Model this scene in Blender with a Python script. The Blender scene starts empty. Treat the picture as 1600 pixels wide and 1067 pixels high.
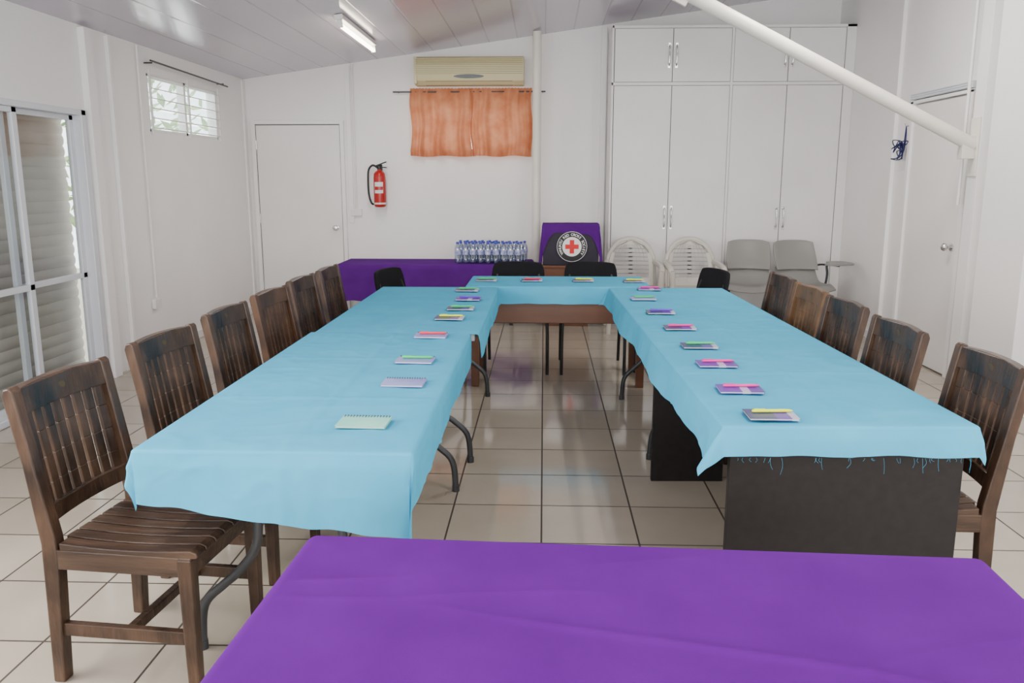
import bpy, bmesh, math, random
from mathutils import Vector, Matrix, noise
random.seed(7)
SC=bpy.context.scene
COL=SC.collection
pi=math.pi
XL,XR,YB,YF=-3.28,3.09,9.31,-3.0
H=1.48
def ceil_z(x): return 2.547+.137*(x+3.28)

# ---------------------------------------------------------------- materials
def new_mat(name):
    m=bpy.data.materials.new(name); m.use_nodes=True
    nt=m.node_tree; b=nt.nodes['Principled BSDF']
    return m,nt,b
def mat(name,col,rough=.5,metal=0,col2=None,scale=8,stretch=(1,1,1),bump=0,bscale=60,emit=0,spec=.5,bstretch=None,sheen=0):
    m,nt,b=new_mat(name)
    N=nt.nodes; L=nt.links
    b.inputs['Base Color'].default_value=(*col,1)
    b.inputs['Roughness'].default_value=rough
    b.inputs['Metallic'].default_value=metal
    b.inputs['Specular IOR Level'].default_value=spec
    if sheen: b.inputs['Sheen Weight'].default_value=sheen
    tc=N.new('ShaderNodeTexCoord')
    def ns(sc,st,det=4):
        mp=N.new('ShaderNodeMapping'); mp.inputs['Scale'].default_value=st
        n=N.new('ShaderNodeTexNoise'); n.inputs['Scale'].default_value=sc; n.inputs['Detail'].default_value=det
        L.new(tc.outputs['Object'],mp.inputs['Vector']); L.new(mp.outputs['Vector'],n.inputs['Vector'])
        return n
    if col2:
        n=ns(scale,stretch); r=N.new('ShaderNodeValToRGB')
        r.color_ramp.elements[0].position=.32; r.color_ramp.elements[0].color=(*col,1)
        r.color_ramp.elements[1].position=.68; r.color_ramp.elements[1].color=(*col2,1)
        L.new(n.outputs['Fac'],r.inputs['Fac']); L.new(r.outputs['Color'],b.inputs['Base Color'])
    if bump:
        n=ns(bscale,bstretch or (1,1,1)); bp=N.new('ShaderNodeBump'); bp.inputs['Strength'].default_value=bump
        bp.inputs['Distance'].default_value=.01
        L.new(n.outputs['Fac'],bp.inputs['Height']); L.new(bp.outputs['Normal'],b.inputs['Normal'])
    if emit:
        b.inputs['Emission Color'].default_value=(*col,1); b.inputs['Emission Strength'].default_value=emit
    return m
def split_mat(name,a,c,d,t1=.55,t2=.8):
    m,nt,b=new_mat(name); N=nt.nodes; L=nt.links
    tc=N.new('ShaderNodeTexCoord'); sx=N.new('ShaderNodeSeparateXYZ'); r=N.new('ShaderNodeValToRGB')
    r.color_ramp.interpolation='CONSTANT'
    r.color_ramp.elements[0].color=(*a,1); r.color_ramp.elements[1].position=t1; r.color_ramp.elements[1].color=(*c,1)
    e=r.color_ramp.elements.new(t2); e.color=(*d,1)
    L.new(tc.outputs['Generated'],sx.inputs[0]); L.new(sx.outputs['X'],r.inputs['Fac']); L.new(r.outputs['Color'],b.inputs['Base Color'])
    b.inputs['Roughness'].default_value=.35
    return m
def glass_mat(name,col=(.9,.95,.95),gl=.12,rough=.05):
    m=bpy.data.materials.new(name); m.use_nodes=True; nt=m.node_tree; N=nt.nodes; L=nt.links
    N.clear(); o=N.new('ShaderNodeOutputMaterial'); t=N.new('ShaderNodeBsdfTransparent'); g=N.new('ShaderNodeBsdfGlossy'); x=N.new('ShaderNodeMixShader')
    t.inputs[0].default_value=(*col,1); g.inputs['Roughness'].default_value=rough; x.inputs[0].default_value=gl
    L.new(t.outputs[0],x.inputs[1]); L.new(g.outputs[0],x.inputs[2]); L.new(x.outputs[0],o.inputs[0])
    return m
def curtain_mat(name,col,col2):
    m=bpy.data.materials.new(name); m.use_nodes=True; nt=m.node_tree; N=nt.nodes; L=nt.links
    N.clear(); o=N.new('ShaderNodeOutputMaterial'); d=N.new('ShaderNodeBsdfDiffuse'); t=N.new('ShaderNodeBsdfTranslucent'); x=N.new('ShaderNodeMixShader')
    tc=N.new('ShaderNodeTexCoord'); n=N.new('ShaderNodeTexNoise'); n.inputs['Scale'].default_value=7; n.inputs['Detail'].default_value=6
    mx=N.new('ShaderNodeValToRGB'); mx.color_ramp.elements[0].position=.35; mx.color_ramp.elements[1].position=.65
    mx.color_ramp.elements[0].color=(*col,1); mx.color_ramp.elements[1].color=(*col2,1)
    L.new(tc.outputs['Object'],n.inputs['Vector']); L.new(n.outputs['Fac'],mx.inputs[0])
    L.new(mx.outputs[0],d.inputs[0]); L.new(mx.outputs[0],t.inputs[0]); x.inputs[0].default_value=.25
    L.new(d.outputs[0],x.inputs[1]); L.new(t.outputs[0],x.inputs[2]); L.new(x.outputs[0],o.inputs[0])
    return m
def tile_mat():
    m,nt,b=new_mat('floor_tiles'); N=nt.nodes; L=nt.links
    g=N.new('ShaderNodeNewGeometry'); s=N.new('ShaderNodeSeparateXYZ'); L.new(g.outputs['Position'],s.inputs[0])
    def M(op,a,bv=None,c=None):
        n=N.new('ShaderNodeMath'); n.operation=op
        for i,v in enumerate((a,bv,c)):
            if v is None: continue
            if isinstance(v,(int,float)): n.inputs[i].default_value=v
            else: L.new(v,n.inputs[i])
        return n.outputs[0]
    T=.405
    fx=M('DIVIDE',M('ADD',s.outputs['X'],40*T),T); fy=M('DIVIDE',M('ADD',s.outputs['Y'],40*T+.012),T)
    ex=M('ABSOLUTE',M('SUBTRACT',M('FRACT',fx),.5)); ey=M('ABSOLUTE',M('SUBTRACT',M('FRACT',fy),.5))
    e=M('MAXIMUM',ex,ey); gr=M('GREATER_THAN',e,.5-.0100)
    cv=N.new('ShaderNodeCombineXYZ'); L.new(M('FLOOR',fx),cv.inputs[0]); L.new(M('FLOOR',fy),cv.inputs[1])
    wn=N.new('ShaderNodeTexWhiteNoise'); L.new(cv.outputs[0],wn.inputs['Vector'])
    n=N.new('ShaderNodeTexNoise'); n.inputs['Scale'].default_value=3; n.inputs['Detail'].default_value=5; L.new(g.outputs['Position'],n.inputs['Vector'])
    f=M('ADD',M('MULTIPLY',wn.outputs['Value'],.35),M('MULTIPLY',n.outputs['Fac'],.65))
    r=N.new('ShaderNodeValToRGB'); L.new(f,r.inputs[0])
    r.color_ramp.elements[0].position=.2; r.color_ramp.elements[0].color=(.37,.325,.255,1)
    r.color_ramp.elements[1].position=.8; r.color_ramp.elements[1].color=(.46,.41,.33,1)
    mx=N.new('ShaderNodeMix'); mx.data_type='RGBA'; L.new(gr,mx.inputs[0]); L.new(r.outputs[0],mx.inputs[6]); mx.inputs[7].default_value=(.055,.042,.032,1)
    L.new(mx.outputs[2],b.inputs['Base Color'])
    L.new(M('ADD',M('MULTIPLY',gr,.5),M('MULTIPLY_ADD',n.outputs['Fac'],.05,.08)),b.inputs['Roughness'])
    bp=N.new('ShaderNodeBump'); bp.inputs['Distance'].default_value=.004; bp.inputs['Strength'].default_value=.5
    L.new(M('SUBTRACT',1.0,gr),bp.inputs['Height']); L.new(bp.outputs[0],b.inputs['Normal'])
    return m
def board_mat():
    m,nt,b=new_mat('ceiling_boards'); N=nt.nodes; L=nt.links
    g=N.new('ShaderNodeNewGeometry'); s=N.new('ShaderNodeSeparateXYZ'); L.new(g.outputs['Position'],s.inputs[0])
    a=N.new('ShaderNodeMath'); a.operation='MULTIPLY_ADD'; L.new(s.outputs['X'],a.inputs[0]); a.inputs[1].default_value=1/.3; a.inputs[2].default_value=40
    f=N.new('ShaderNodeMath'); f.operation='FRACT'; L.new(a.outputs[0],f.inputs[0])
    r=N.new('ShaderNodeValToRGB'); L.new(f.outputs[0],r.inputs[0]); c=r.color_ramp
    c.elements[0].position=0; c.elements[0].color=(.34,.31,.37,1); c.elements[1].position=.06; c.elements[1].color=(.54,.50,.59,1)
    e=c.elements.new(.035); e.color=(.40,.37,.43,1)
    L.new(r.outputs[0],b.inputs['Base Color']); b.inputs['Roughness'].default_value=.15
    bp=N.new('ShaderNodeBump'); bp.inputs['Distance'].default_value=.008; L.new(r.outputs[0],bp.inputs['Height']); L.new(bp.outputs[0],b.inputs['Normal'])
    return m

M_wall=mat('wall_paint',(.86,.845,.835),.5,col2=(.90,.887,.877),scale=1.5,bump=.15,bscale=25)
M_wallb=mat('door_paint',(.81,.79,.775),.4,col2=(.85,.83,.81),scale=2)
M_cab=mat('cabinet_paint',(.75,.74,.735),.38,col2=(.80,.79,.785),scale=2)
M_gap=mat('dark_gap',(.14,.13,.13),.8)
M_gap2=mat('cabinet_gap',(.24,.23,.23),.8)
M_floor=tile_mat(); M_ceil=board_mat()
M_alu=mat('white_aluminium',(.70,.73,.78),.35,.05)
M_shut=mat('roller_shutter',(.47,.44,.385),.55,col2=(.54,.51,.455),scale=5)
M_glass=glass_mat('window_glass',(.90,.92,.92),.05)
M_louvre=glass_mat('louvre_glass',(.93,.98,.98),.22,.2)
M_chrome=mat('chrome',(.6,.6,.6),.25,1)
M_pvc=mat('white_plastic',(.80,.79,.77),.4)
M_pipe=mat('cream_steel_paint',(.80,.77,.70),.4,col2=(.74,.70,.63),scale=4)
M_wood=mat('dark_stained_wood',(.016,.0075,.004),.34,col2=(.074,.040,.0225),scale=11,stretch=(1,1,.6),bump=.3,bscale=60,bstretch=(1,1,.15),spec=.4)
M_woodx=mat('dark_stained_wood_seat',(.018,.009,.0055),.35,col2=(.086,.050,.030),scale=14,stretch=(.15,1.5,1),bump=.3,bscale=60,bstretch=(.1,1,1),spec=.4)
M_woodr=mat('reddish_wood',(.040,.018,.009),.36,col2=(.094,.045,.022),scale=9,bump=.2,bscale=60,bstretch=(1,1,.15),spec=.35)
M_woody=mat('yellow_brown_wood',(.085,.042,.017),.38,col2=(.17,.09,.04),scale=9,bump=.2,bscale=60,bstretch=(1,1,.15),spec=.35)
M_brass=mat('brass',(.12,.08,.035),.5,.6)
M_blue=mat('turquoise_cotton',(.060,.365,.555),.92,col2=(.076,.40,.595),scale=5,bump=.06,bscale=500,spec=.06)
M_purple=mat('purple_cotton',(.090,.0075,.188),.9,col2=(.104,.010,.214),scale=5,bump=.06,bscale=500,spec=.06)
M_dpurple=mat('dark_purple_cotton',(.082,.010,.172),.9,col2=(.100,.015,.21),scale=5,spec=.06)
M_char=mat('charcoal_laminate',(.015,.0125,.012),.6,col2=(.019,.016,.0155),scale=30,spec=.25)
M_brown=mat('brown_laminate',(.115,.042,.018),.4,col2=(.155,.06,.027),scale=10,stretch=(.2,1,1))
M_gmetal=mat('grey_steel_tube',(.045,.048,.052),.4,.3)
M_ttop=mat('folding_table_top',(.5,.5,.48),.6)
M_black=mat('black_plastic',(.008,.008,.009),.45)
M_bfab=mat('black_fabric',(.010,.010,.012),.9,bump=.3,bscale=200,spec=.2)
M_wplas=mat('ivory_plastic',(.58,.555,.495),.4)
M_gplas=mat('grey_plastic',(.25,.245,.23),.45)
M_ac=mat('cream_ac_plastic',(.60,.54,.30),.4,col2=(.64,.58,.34),scale=3)
M_acd=mat('ac_dark_vent',(.10,.09,.06),.5)
M_red=mat('red_enamel',(.42,.010,.008),.3)
M_label=mat('white_print',(.75,.75,.73),.5)
M_curt=curtain_mat('orange_curtain',(.53,.185,.088),(.66,.28,.15))
M_cap=mat('blue_cap',(.02,.04,.42),.4)
M_blabel=mat('bottle_label',(.08,.12,.48),.4,col2=(.7,.73,.85),scale=25)
M_bottle=glass_mat('clear_bottle',(.74,.80,.88),.25,.12)
M_page=mat('paper_white',(.62,.62,.62),.7)
M_teal=mat('teal_cover',(.13,.52,.43),.35,col2=(.22,.60,.46),scale=8)
M_lav=mat('lavender_cover',(.16,.20,.50),.35,col2=(.24,.26,.56),scale=8)
M_navy=split_mat('navy_purple_cover',(.016,.022,.12),(.09,.022,.32),(.40,.40,.52),.55,.84)
M_navy2=split_mat('purple_white_cover',(.09,.02,.34),(.40,.38,.58),(.07,.02,.28),.5,.68)
PEN={'yellow':mat('yellow_pen',(.68,.80,.01),.35),'green':mat('green_pen',(.02,.52,.14),.35),'pink':mat('pink_pen',(.72,.02,.28),.35),
     'purple':mat('purple_pen',(.12,.03,.52),.35),'red':mat('red_pen',(.78,.03,.07),.35)}
M_tube=mat('fluorescent_tube',(1,.90,.70),.4,emit=14)
M_leaf=mat('leaf_green',(.16,.28,.09),.6,col2=(.38,.48,.22),scale=10)
M_logoblack=mat('emblem_black',(.004,.004,.006),.5)
M_boxdark=mat('dark_box_front',(.012,.006,.022),.6)
M_logowhite=mat('emblem_white',(.85,.85,.85),.5)
M_logored=mat('emblem_red',(.70,.002,.006),.5)
M_string=mat('blue_cord',(.008,.011,.10),.6)

# ---------------------------------------------------------------- builder
class B:
    def __init__(s): s.bm=bmesh.new()
    def box(s,c,d,rot=None):
        m=Matrix.Translation(c)@(rot.to_4x4() if rot else Matrix())@Matrix.Diagonal((*d,1))
        return bmesh.ops.create_cube(s.bm,size=1,matrix=m)['verts']
    def ab(s,x0,x1,y0,y1,z0,z1): return s.box(((x0+x1)/2,(y0+y1)/2,(z0+z1)/2),(x1-x0,y1-y0,z1-z0))
    def prism(s,poly,a,b,plane='xz'):
        def P(p,t):
            if plane=='xz': return (p[0],t,p[1])
            if plane=='yz': return (t,p[0],p[1])
            return (p[0],p[1],t)
        A=[s.bm.verts.new(P(p,a)) for p in poly]; Bv=[s.bm.verts.new(P(p,b)) for p in poly]
        s.bm.faces.new(A); s.bm.faces.new(Bv[::-1])
        n=len(poly)
        for i in range(n): s.bm.faces.new((A[i],Bv[i],Bv[(i+1)%n],A[(i+1)%n]))
        return A+Bv
    def tube(s,pts,r,seg=10,closed=False):
        pts=[Vector(p) for p in pts]; n=len(pts); rings=[]
        up=None
        for i,p in enumerate(pts):
            if closed: t=pts[(i+1)%n]-pts[i-1]
            else: t=pts[min(i+1,n-1)]-pts[max(i-1,0)]
            t.normalize()
            if up is None:
                up=t.orthogonal().normalized()
            else:
                up=(up-t*up.dot(t)).normalized()
            w=t.cross(up); rr=r[i] if isinstance(r,(list,tuple)) else r
            rings.append([s.bm.verts.new(p+(up*math.cos(2*pi*k/seg)+w*math.sin(2*pi*k/seg))*rr) for k in range(seg)])
        m=n if closed else n-1
        for i in range(m):
            a=rings[i]; b=rings[(i+1)%n]
            for k in range(seg): s.bm.faces.new((a[k],a[(k+1)%seg],b[(k+1)%seg],b[k]))
        if not closed: s.bm.faces.new(rings[0][::-1]); s.bm.faces.new(rings[-1])
    def lathe(s,prof,c=(0,0,0),seg=20,axis='z'):
        rings=[]
        for r,z in prof:
            ring=[]
            for k in range(seg):
                a=2*pi*k/seg; v=(r*math.cos(a),r*math.sin(a),z)
                if axis=='y': v=(v[0],v[2],v[1])
                if axis=='x': v=(v[2],v[0],v[1])
                ring.append(s.bm.verts.new((c[0]+v[0],c[1]+v[1],c[2]+v[2])))
            rings.append(ring)
        for a,b in zip(rings,rings[1:]):
            for k in range(seg): s.bm.faces.new((a[k],a[(k+1)%seg],b[(k+1)%seg],b[k]))
        s.bm.faces.new(rings[0][::-1]); s.bm.faces.new(rings[-1])
    def grid(s,fn,us,vs):
        g=[[s.bm.verts.new(fn(u,v)) for v in vs] for u in us]
        return [s.bm.faces.new((g[i][j],g[i+1][j],g[i+1][j+1],g[i][j+1])) for i in range(len(us)-1) for j in range(len(vs)-1)]
    def obj(s,name,m,parent=None,bev=0,smooth=False,solid=0,loc=None,sub=0,off=0):
        bmesh.ops.recalc_face_normals(s.bm,faces=s.bm.faces)
        me=bpy.data.meshes.new(name); s.bm.to_mesh(me); s.bm.free()
        me.materials.append(m)
        if smooth:
            me.polygons.foreach_set('use_smooth',[True]*len(me.polygons)); me.set_sharp_from_angle(angle=math.radians(45))
        o=bpy.data.objects.new(name,me); COL.objects.link(o)
        if parent: o.parent=parent
        if loc: o.location=loc
        if solid:
            md=o.modifiers.new('solid','SOLIDIFY'); md.thickness=solid; md.offset=off
        if bev:
            md=o.modifiers.new('bevel','BEVEL'); md.width=bev; md.segments=2; md.limit_method='ANGLE'
        if sub:
            md=o.modifiers.new('sub','SUBSURF'); md.levels=sub; md.render_levels=sub
        return o
def smooth(pts,n=6,closed=False):
    P=[Vector(p) for p in pts]; out=[]; m=len(P)
    rng=range(m) if closed else range(m-1)
    for i in rng:
        if closed: p0,p1,p2,p3=P[i-1],P[i],P[(i+1)%m],P[(i+2)%m]
        else: p0,p1,p2,p3=P[max(i-1,0)],P[i],P[i+1],P[min(i+2,m-1)]
        for k in range(n):
            t=k/n
            out.append(.5*((2*p1)+(-p0+p2)*t+(2*p0-5*p1+4*p2-p3)*t*t+(-p0+3*p1-3*p2+p3)*t**3))
    if not closed: out.append(P[-1])
    return out
def lin(a,b,n): return [a+(b-a)*i/n for i in range(n+1)]
def info(o,label,cat,group=None):
    o['label']=label; o['category']=cat
    if group: o['group']=group
    return o
def thing(name,label,cat,loc=(0,0,0),rz=0,group=None):
    e=bpy.data.objects.new(name,None); e.empty_display_size=.1; COL.objects.link(e)
    e.location=loc; e.rotation_euler=(0,0,rz)
    return info(e,label,cat,group)
def dup(root,loc,rz=0,label=None,swap=None):
    def cp(o,par):
        n=o.copy(); COL.objects.link(n)
        if par: n.parent=par
        if swap and n.type=='MESH' and n.data.materials and n.data.materials[0] in swap:
            key=(n.data.name,id(swap))
            if key not in CACHE:
                me=n.data.copy(); me.materials[0]=swap[n.data.materials[0]]; CACHE[key]=me
            n.data=CACHE[key]
        for ch in list(o.children): cp(ch,n)
        return n
    r=cp(root,None); r.location=loc; r.rotation_euler=(0,0,rz)
    if label: r['label']=label
    return r
CACHE={}
def struct(o,label=None):
    o['kind']='structure'
    if label: o['label']=label
    return o

# ---------------------------------------------------------------- room shell
b=B(); b.ab(XL-.3,XR+.1,YF,YB+.1,-.1,0); struct(b.obj('floor',M_floor))
b=B(); xs=[XL-.12,XR+.1]
b.prism([(xs[0],ceil_z(xs[0])),(xs[1],ceil_z(xs[1])),(xs[1],ceil_z(xs[1])+.06),(xs[0],ceil_z(xs[0])+.06)],YF,YB+.1,'xz')
struct(b.obj('ceiling',M_ceil))
WX0,WX1,WZ0,WZ1=-1.47,-.16,1.78,2.34
b=B(); y0,y1=YB,YB+.1
b.ab(XL-.1,WX0,y0,y1,0,2.5); b.ab(WX1,XR+.1,y0,y1,0,2.5); b.ab(WX0,WX1,y0,y1,0,WZ0); b.ab(WX0,WX1,y0,y1,WZ1,2.5)
b.prism([(XL-.1,2.5),(XR+.1,2.5),(XR+.1,ceil_z(XR+.1)),(XL-.1,ceil_z(XL-.1))],y0,y1,'xz')
struct(b.obj('wall_back',M_wall))
SY0,SY1,SZ=3.2,5.98,1.96
LY0,LY1,LZ0,LZ1=7.02,8.50,1.87,2.34
b=B(); x0,x1=XL-.1,XL; T=ceil_z(XL)
b.ab(x0,x1,YF,SY0,0,T); b.ab(x0,x1,SY0,SY1,SZ,T); b.ab(x0,x1,SY1,LY0,0,T)
b.ab(x0,x1,LY0,LY1,0,LZ0); b.ab(x0,x1,LY0,LY1,LZ1,T); b.ab(x0,x1,LY1,YB,0,T)
struct(b.obj('wall_left',M_wall))
b=B(); b.ab(XR,XR+.1,YF,YB,0,ceil_z(XR)); struct(b.obj('wall_right',M_wall))
b=B(); b.ab(XL-.1,XR+.1,YF-.1,YF,0,.9); b.ab(XL-.1,-2.8,YF-.1,YF,.9,2.3); b.ab(2.8,XR+.1,YF-.1,YF,.9,2.3)
b.prism([(XL-.1,2.3),(XR+.1,2.3),(XR+.1,ceil_z(XR+.1)),(XL-.1,ceil_z(XL-.1))],YF-.1,YF,'xz')
struct(b.obj('wall_front',M_wall))
n=0
def trim(fn,m=M_wall,bev=.003):
    global n; n+=1
    b=B(); fn(b); return struct(b.obj('trim_%d'%n,m,bev=bev))
b=B(); b.ab(XL,XL+.012,SY1+.3,YB,0,.07); struct(b.obj('baseboard_left',M_pvc))
b=B(); b.ab(XL+.012,-3.2,YB-.012,YB,0,.07); b.ab(-2.18,.66,YB-.012,YB,0,.07); struct(b.obj('baseboard_back',M_pvc))
b=B(); b.ab(XR-.012,XR,7.33,8.75,0,.07); b.ab(XR-.012,XR,-2,5.9,0,.07); struct(b.obj('baseboard_right',M_pvc))
trim(lambda b:b.ab(XL,XL+.05,SY1+.04,SY1+.15,0,2.53))
trim(lambda b:b.ab(XL,XL+.03,SY1+.40,SY1+.44,0,2.53))
trim(lambda b:b.ab(XL,XL+.02,YB-.08,YB-.001,0.07,2.53))
trim(lambda b:b.ab(XR-.09,XR,6.0,6.14,0,ceil_z(XR-.09)-.002))
trim(lambda b:b.ab(XR-.035,XR,7.62,7.66,0.07,3.38))
trim(lambda b:b.ab(XR-.16,XR,5.2,5.75,0,3.36))
trim(lambda b:b.ab(-2.16,-2.11,YB-.02,YB,1.0,2.68))
trim(lambda b:b.ab(.60,.66,YB-.035,YB,0.07,3.05))
trim(lambda b:b.tube([(XL+.02,6.85,.5),(XL+.02,6.85,2.53)],.009),M_pvc,0)
trim(lambda b:b.tube([(-2.08,YB-.015,1.15),(-2.08,YB-.015,2.7)],.011),M_pvc,0)
trim(lambda b:b.tube([(XR-.105,6.2,1.3),(XR-.105,6.2,3.3)],.012),M_pvc,0)

# ---------------------------------------------------------------- doors
d=B(); dx0,dx1,dz=-3.16,-2.24,2.06
d.ab(dx0,dx1,YB-.03,YB-.002,.012,dz); door=struct(d.obj('door_1',M_wallb,bev=.003),'plain white painted flush door')
d=B()
d.ab(dx0-.05,dx0-.008,YB-.045,YB-.001,0,dz+.05); d.ab(dx1+.008,dx1+.05,YB-.045,YB-.001,0,dz+.05); d.ab(dx0-.008,dx1+.008,YB-.045,YB-.001,dz+.01,dz+.05)
o=d.obj('door_frame',M_wall,door,bev=.003)
d=B(); d.ab(dx0-.008,dx0,YB-.02,YB-.0015,0,dz); d.ab(dx1,dx1+.008,YB-.02,YB-.0015,0,dz); d.ab(dx0-.008,dx1+.008,YB-.02,YB-.0015,dz,dz+.01); d.obj('door_gap',M_gap,door)
d=B(); d.lathe([(.028,0),(.028,-.008),(.012,-.012),(.012,-.035),(.026,-.045),(.030,-.06),(.022,-.072),(.005,-.075)],(-2.31,YB-.031,.95),20,'y'); d.obj('handle',M_chrome,door,smooth=True)
for z in(.3,1.05,1.85):
    d=B(); d.tube([(dx0-.004,YB-.035,z-.05),(dx0-.004,YB-.035,z+.05)],.007); d.obj('hinge',M_chrome,door,smooth=True)
ry0,ry1,rz=6.30,7.22,2.08
d=B(); d.ab(XR-.03,XR-.002,ry0,ry1,.012,rz); door=struct(d.obj('door_2',M_wallb,bev=.003),'white painted flush door')
d=B(); d.ab(XR-.05,XR-.001,ry0-.06,ry0-.008,0,rz+.03); d.ab(XR-.05,XR-.001,ry1+.008,ry1+.06,0,rz+.03); d.ab(XR-.05,XR-.001,ry0-.06,ry1+.06,rz+.008,rz+.035); d.obj('door_frame',M_wall,door,bev=.003)
d=B(); d.ab(XR-.02,XR-.0015,ry0-.008,ry0,0,rz); d.ab(XR-.02,XR-.0015,ry1,ry1+.008,0,rz); d.obj('door_gap',M_gap,door)
d=B(); d.lathe([(.028,0),(.028,-.008),(.012,-.012),(.012,-.035),(.026,-.045),(.030,-.06),(.022,-.072),(.005,-.075)],(XR-.031,ry0+.08,.98),20,'x'); d.obj('handle',M_chrome,door,smooth=True)
d=B(); d.ab(XR-.06,XR-.001,ry0-.04,ry1+.04,rz+.04,rz+.09)
for k in range(3): d.ab(XR-.068,XR-.06,ry0-.04,ry1+.04,rz+.045+k*.016,rz+.052+k*.016)
d.obj('vent_strip',M_alu,door,bev=.002)
d=B(); X=XL-.02
d.ab(X-.06,X+.05,SY0,SY1,SZ-.04,SZ); d.ab(X-.06,X+.05,SY0,SY1,0,.04)
d.ab(X-.06,X+.05,SY1-.06,SY1,0,SZ); d.ab(X-.06,X+.05,SY0,SY0+.05,0,SZ)
door=struct(d.obj('door_3',M_alu,bev=.004),'aluminium framed sliding glass door with closed roller shutter outside')
def sash(a,c,x,nm='sliding_panel'):
    q=B(); q.ab(x-.015,x+.015,a,a+.05,.04,SZ-.04); q.ab(x-.015,x+.015,c-.05,c,.04,SZ-.04)
    q.ab(x-.015,x+.015,a,c,.04,.10); q.ab(x-.015,x+.015,a,c,SZ-.075,SZ-.04); q.ab(x-.015,x+.015,a,c,.78,.82)
    p=q.obj(nm,M_alu,door,bev=.003)
    q=B(); q.ab(x-.003,x+.003,a+.05,c-.05,.10,SZ-.075); q.obj('glass_pane',M_glass,p)
sash(5.10,SY1-.06,X-.03); sash(4.3,5.21,X+.015); sash(SY0+.05,4.36,X-.03)
d=B()
d.grid(lambda u,v:(XL-.19+.014*abs(math.sin(v*pi/.078))**.7,u,v),lin(SY0-.05,SY1+.05,2),lin(0,2.04,252)); d.obj('roller_shutter',M_shut,door)
trim(lambda b:b.ab(XL-.30,XL-.1,SY0-.1,SY1+.1,SZ+.02,SZ+.2))

# ---------------------------------------------------------------- windows
def louvre(name,axis,a0,a1,z0,z1,c,nb,mull):
    q=B(); t=.025
    def bx(p0,p1,q0,q1,zz0,zz1):
        if axis=='y': q.ab(p0,p1,q0,q1,zz0,zz1)
        else: q.ab(q0,q1,p0,p1,zz0,zz1)
    bx(c-.05,c+.02,a0,a0+t,z0,z1); bx(c-.05,c+.02,a1-t,a1,z0,z1); bx(c-.05,c+.02,a0,a1,z0,z0+t); bx(c-.05,c+.02,a0,a1,z1-t,z1)
    for m_ in mull: bx(c-.05,c+.02,m_-.02,m_+.02,z0,z1)
    w=struct(q.obj(name,M_pvc,bev=.003),'louvred glass window in a white metal frame')
    hh=(z1-z0-2*t)/nb
    edges=[a0+t]+[v for m_ in mull for v in(m_-.02,m_+.02)]+[a1-t]
    for i in range(nb):
        z=z0+t+hh*(i+.5); R=Matrix.Rotation(math.radians(-50 if axis=='y' else 55),3,'Y' if axis=='y' else 'X')
        for e0,e1 in zip(edges[::2],edges[1::2]):
            q=B()
            if axis=='y': q.box((c-.015,(e0+e1)/2,z),(hh*.95,e1-e0,.005),R)
            else: q.box(((e0+e1)/2,c-.015,z),(e1-e0,hh*1.0,.005),R)
            q.obj('glass_louvre',M_louvre,w)
    return w
louvre('window_1','y',LY0,LY1,LZ0,LZ1,XL-.02,5,[7.76])
louvre('window_2','x',WX0,WX1,WZ0,WZ1,YB+.05,6,[-.82])
r=thing('window_bars','thin white metal security bars across the louvred window','window bars',(XL+.012,7.76,1.87))
for k in range(6):
    q=B(); q.tube([(0,-.70,.035+k*.08),(0,.78,.035+k*.08)],.0055,6); q.obj('bar',M_pvc,r,smooth=True)
for yy in(-.70,.06,.78):
    q=B(); q.ab(-.011,.004,yy-.008,yy+.008,-.02,.50); q.obj('bar_support',M_pvc,r)
q=B(); q.tube([(XL+.07,LY0-.05,2.43),(XL+.07,LY1+.15,2.40)],.008,8)
for y in(LY0-.02,LY1+.05): q.tube([(XL,y,2.415),(XL+.07,y,2.415)],.006,8)
info(q.obj('curtain_rod',M_gmetal,smooth=True),'bare thin metal curtain rod above small louvred window','curtain rod')
r=thing('window_curtain','short burnt-orange curtain in two gathered panels under the air conditioner','curtain',(-.79,YB-.08,2.41))
q=B(); q.tube([(-.84,0,-.01),(.80,0,-.01)],.008,8)
for x in(-.79,.77): q.tube([(x,0,-.01),(x,.079,-.01)],.006,8)
q.obj('curtain_rod',M_gmetal,r,smooth=True)
def cf(u,v):
    w=.014*math.sin(u*62+1.6*math.sin(u*11))+.024*math.sin(u*24+1.2*math.sin(v*2+u*4))+.004*math.sin(v*30+u*6)*v
    return (u+.010*math.sin(v*8+u*5),-.012+w*(.6+.7*v),-.685*v+.022*(1-v)+.006*math.sin(u*17)*v+(.006*abs(math.sin(u*90)) if v<.03 else 0))
for a_,b_ in((-.655,.0),(.0,.655)):
    q=B(); q.grid(lambda u,v:Vector(cf(u,v))+Vector(((.004*v if a_>-.1 else -.003*v),(.008 if a_<-.1 else -.016*max(0,1-u*8)),0)),lin(a_,b_,150),lin(0,1,30)); q.obj('curtain_panel',M_curt,r,smooth=True)
q=B(); random.seed(9)
for k in range(420):
    p=Vector((XL-random.uniform(.9,2.2),random.uniform(8.2,11.0),random.uniform(.9,2.75)))
    a=Vector((random.uniform(-1,1),random.uniform(-1,1),random.uniform(-1,1))).normalized(); c=a.orthogonal().normalized()
    L_=.11; v=[p-a*L_,p+c*L_*.35,p+a*L_,p-c*L_*.35]
    q.bm.faces.new([q.bm.verts.new(x) for x in v])
q.tube([(XL-1.5,9.3,0),(XL-1.45,9.3,1.4),(XL-1.6,9.4,2.5)],.05)
o=info(q.obj('shrub',M_leaf),'leafy green shrub growing outside the small window','shrub'); o['kind']='stuff'
q=B(); q.ab(-9,XL-.31,-2,14,-.12,-.02); struct(q.obj('ground',mat('outside_ground',(.4,.36,.28),.9)))

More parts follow.
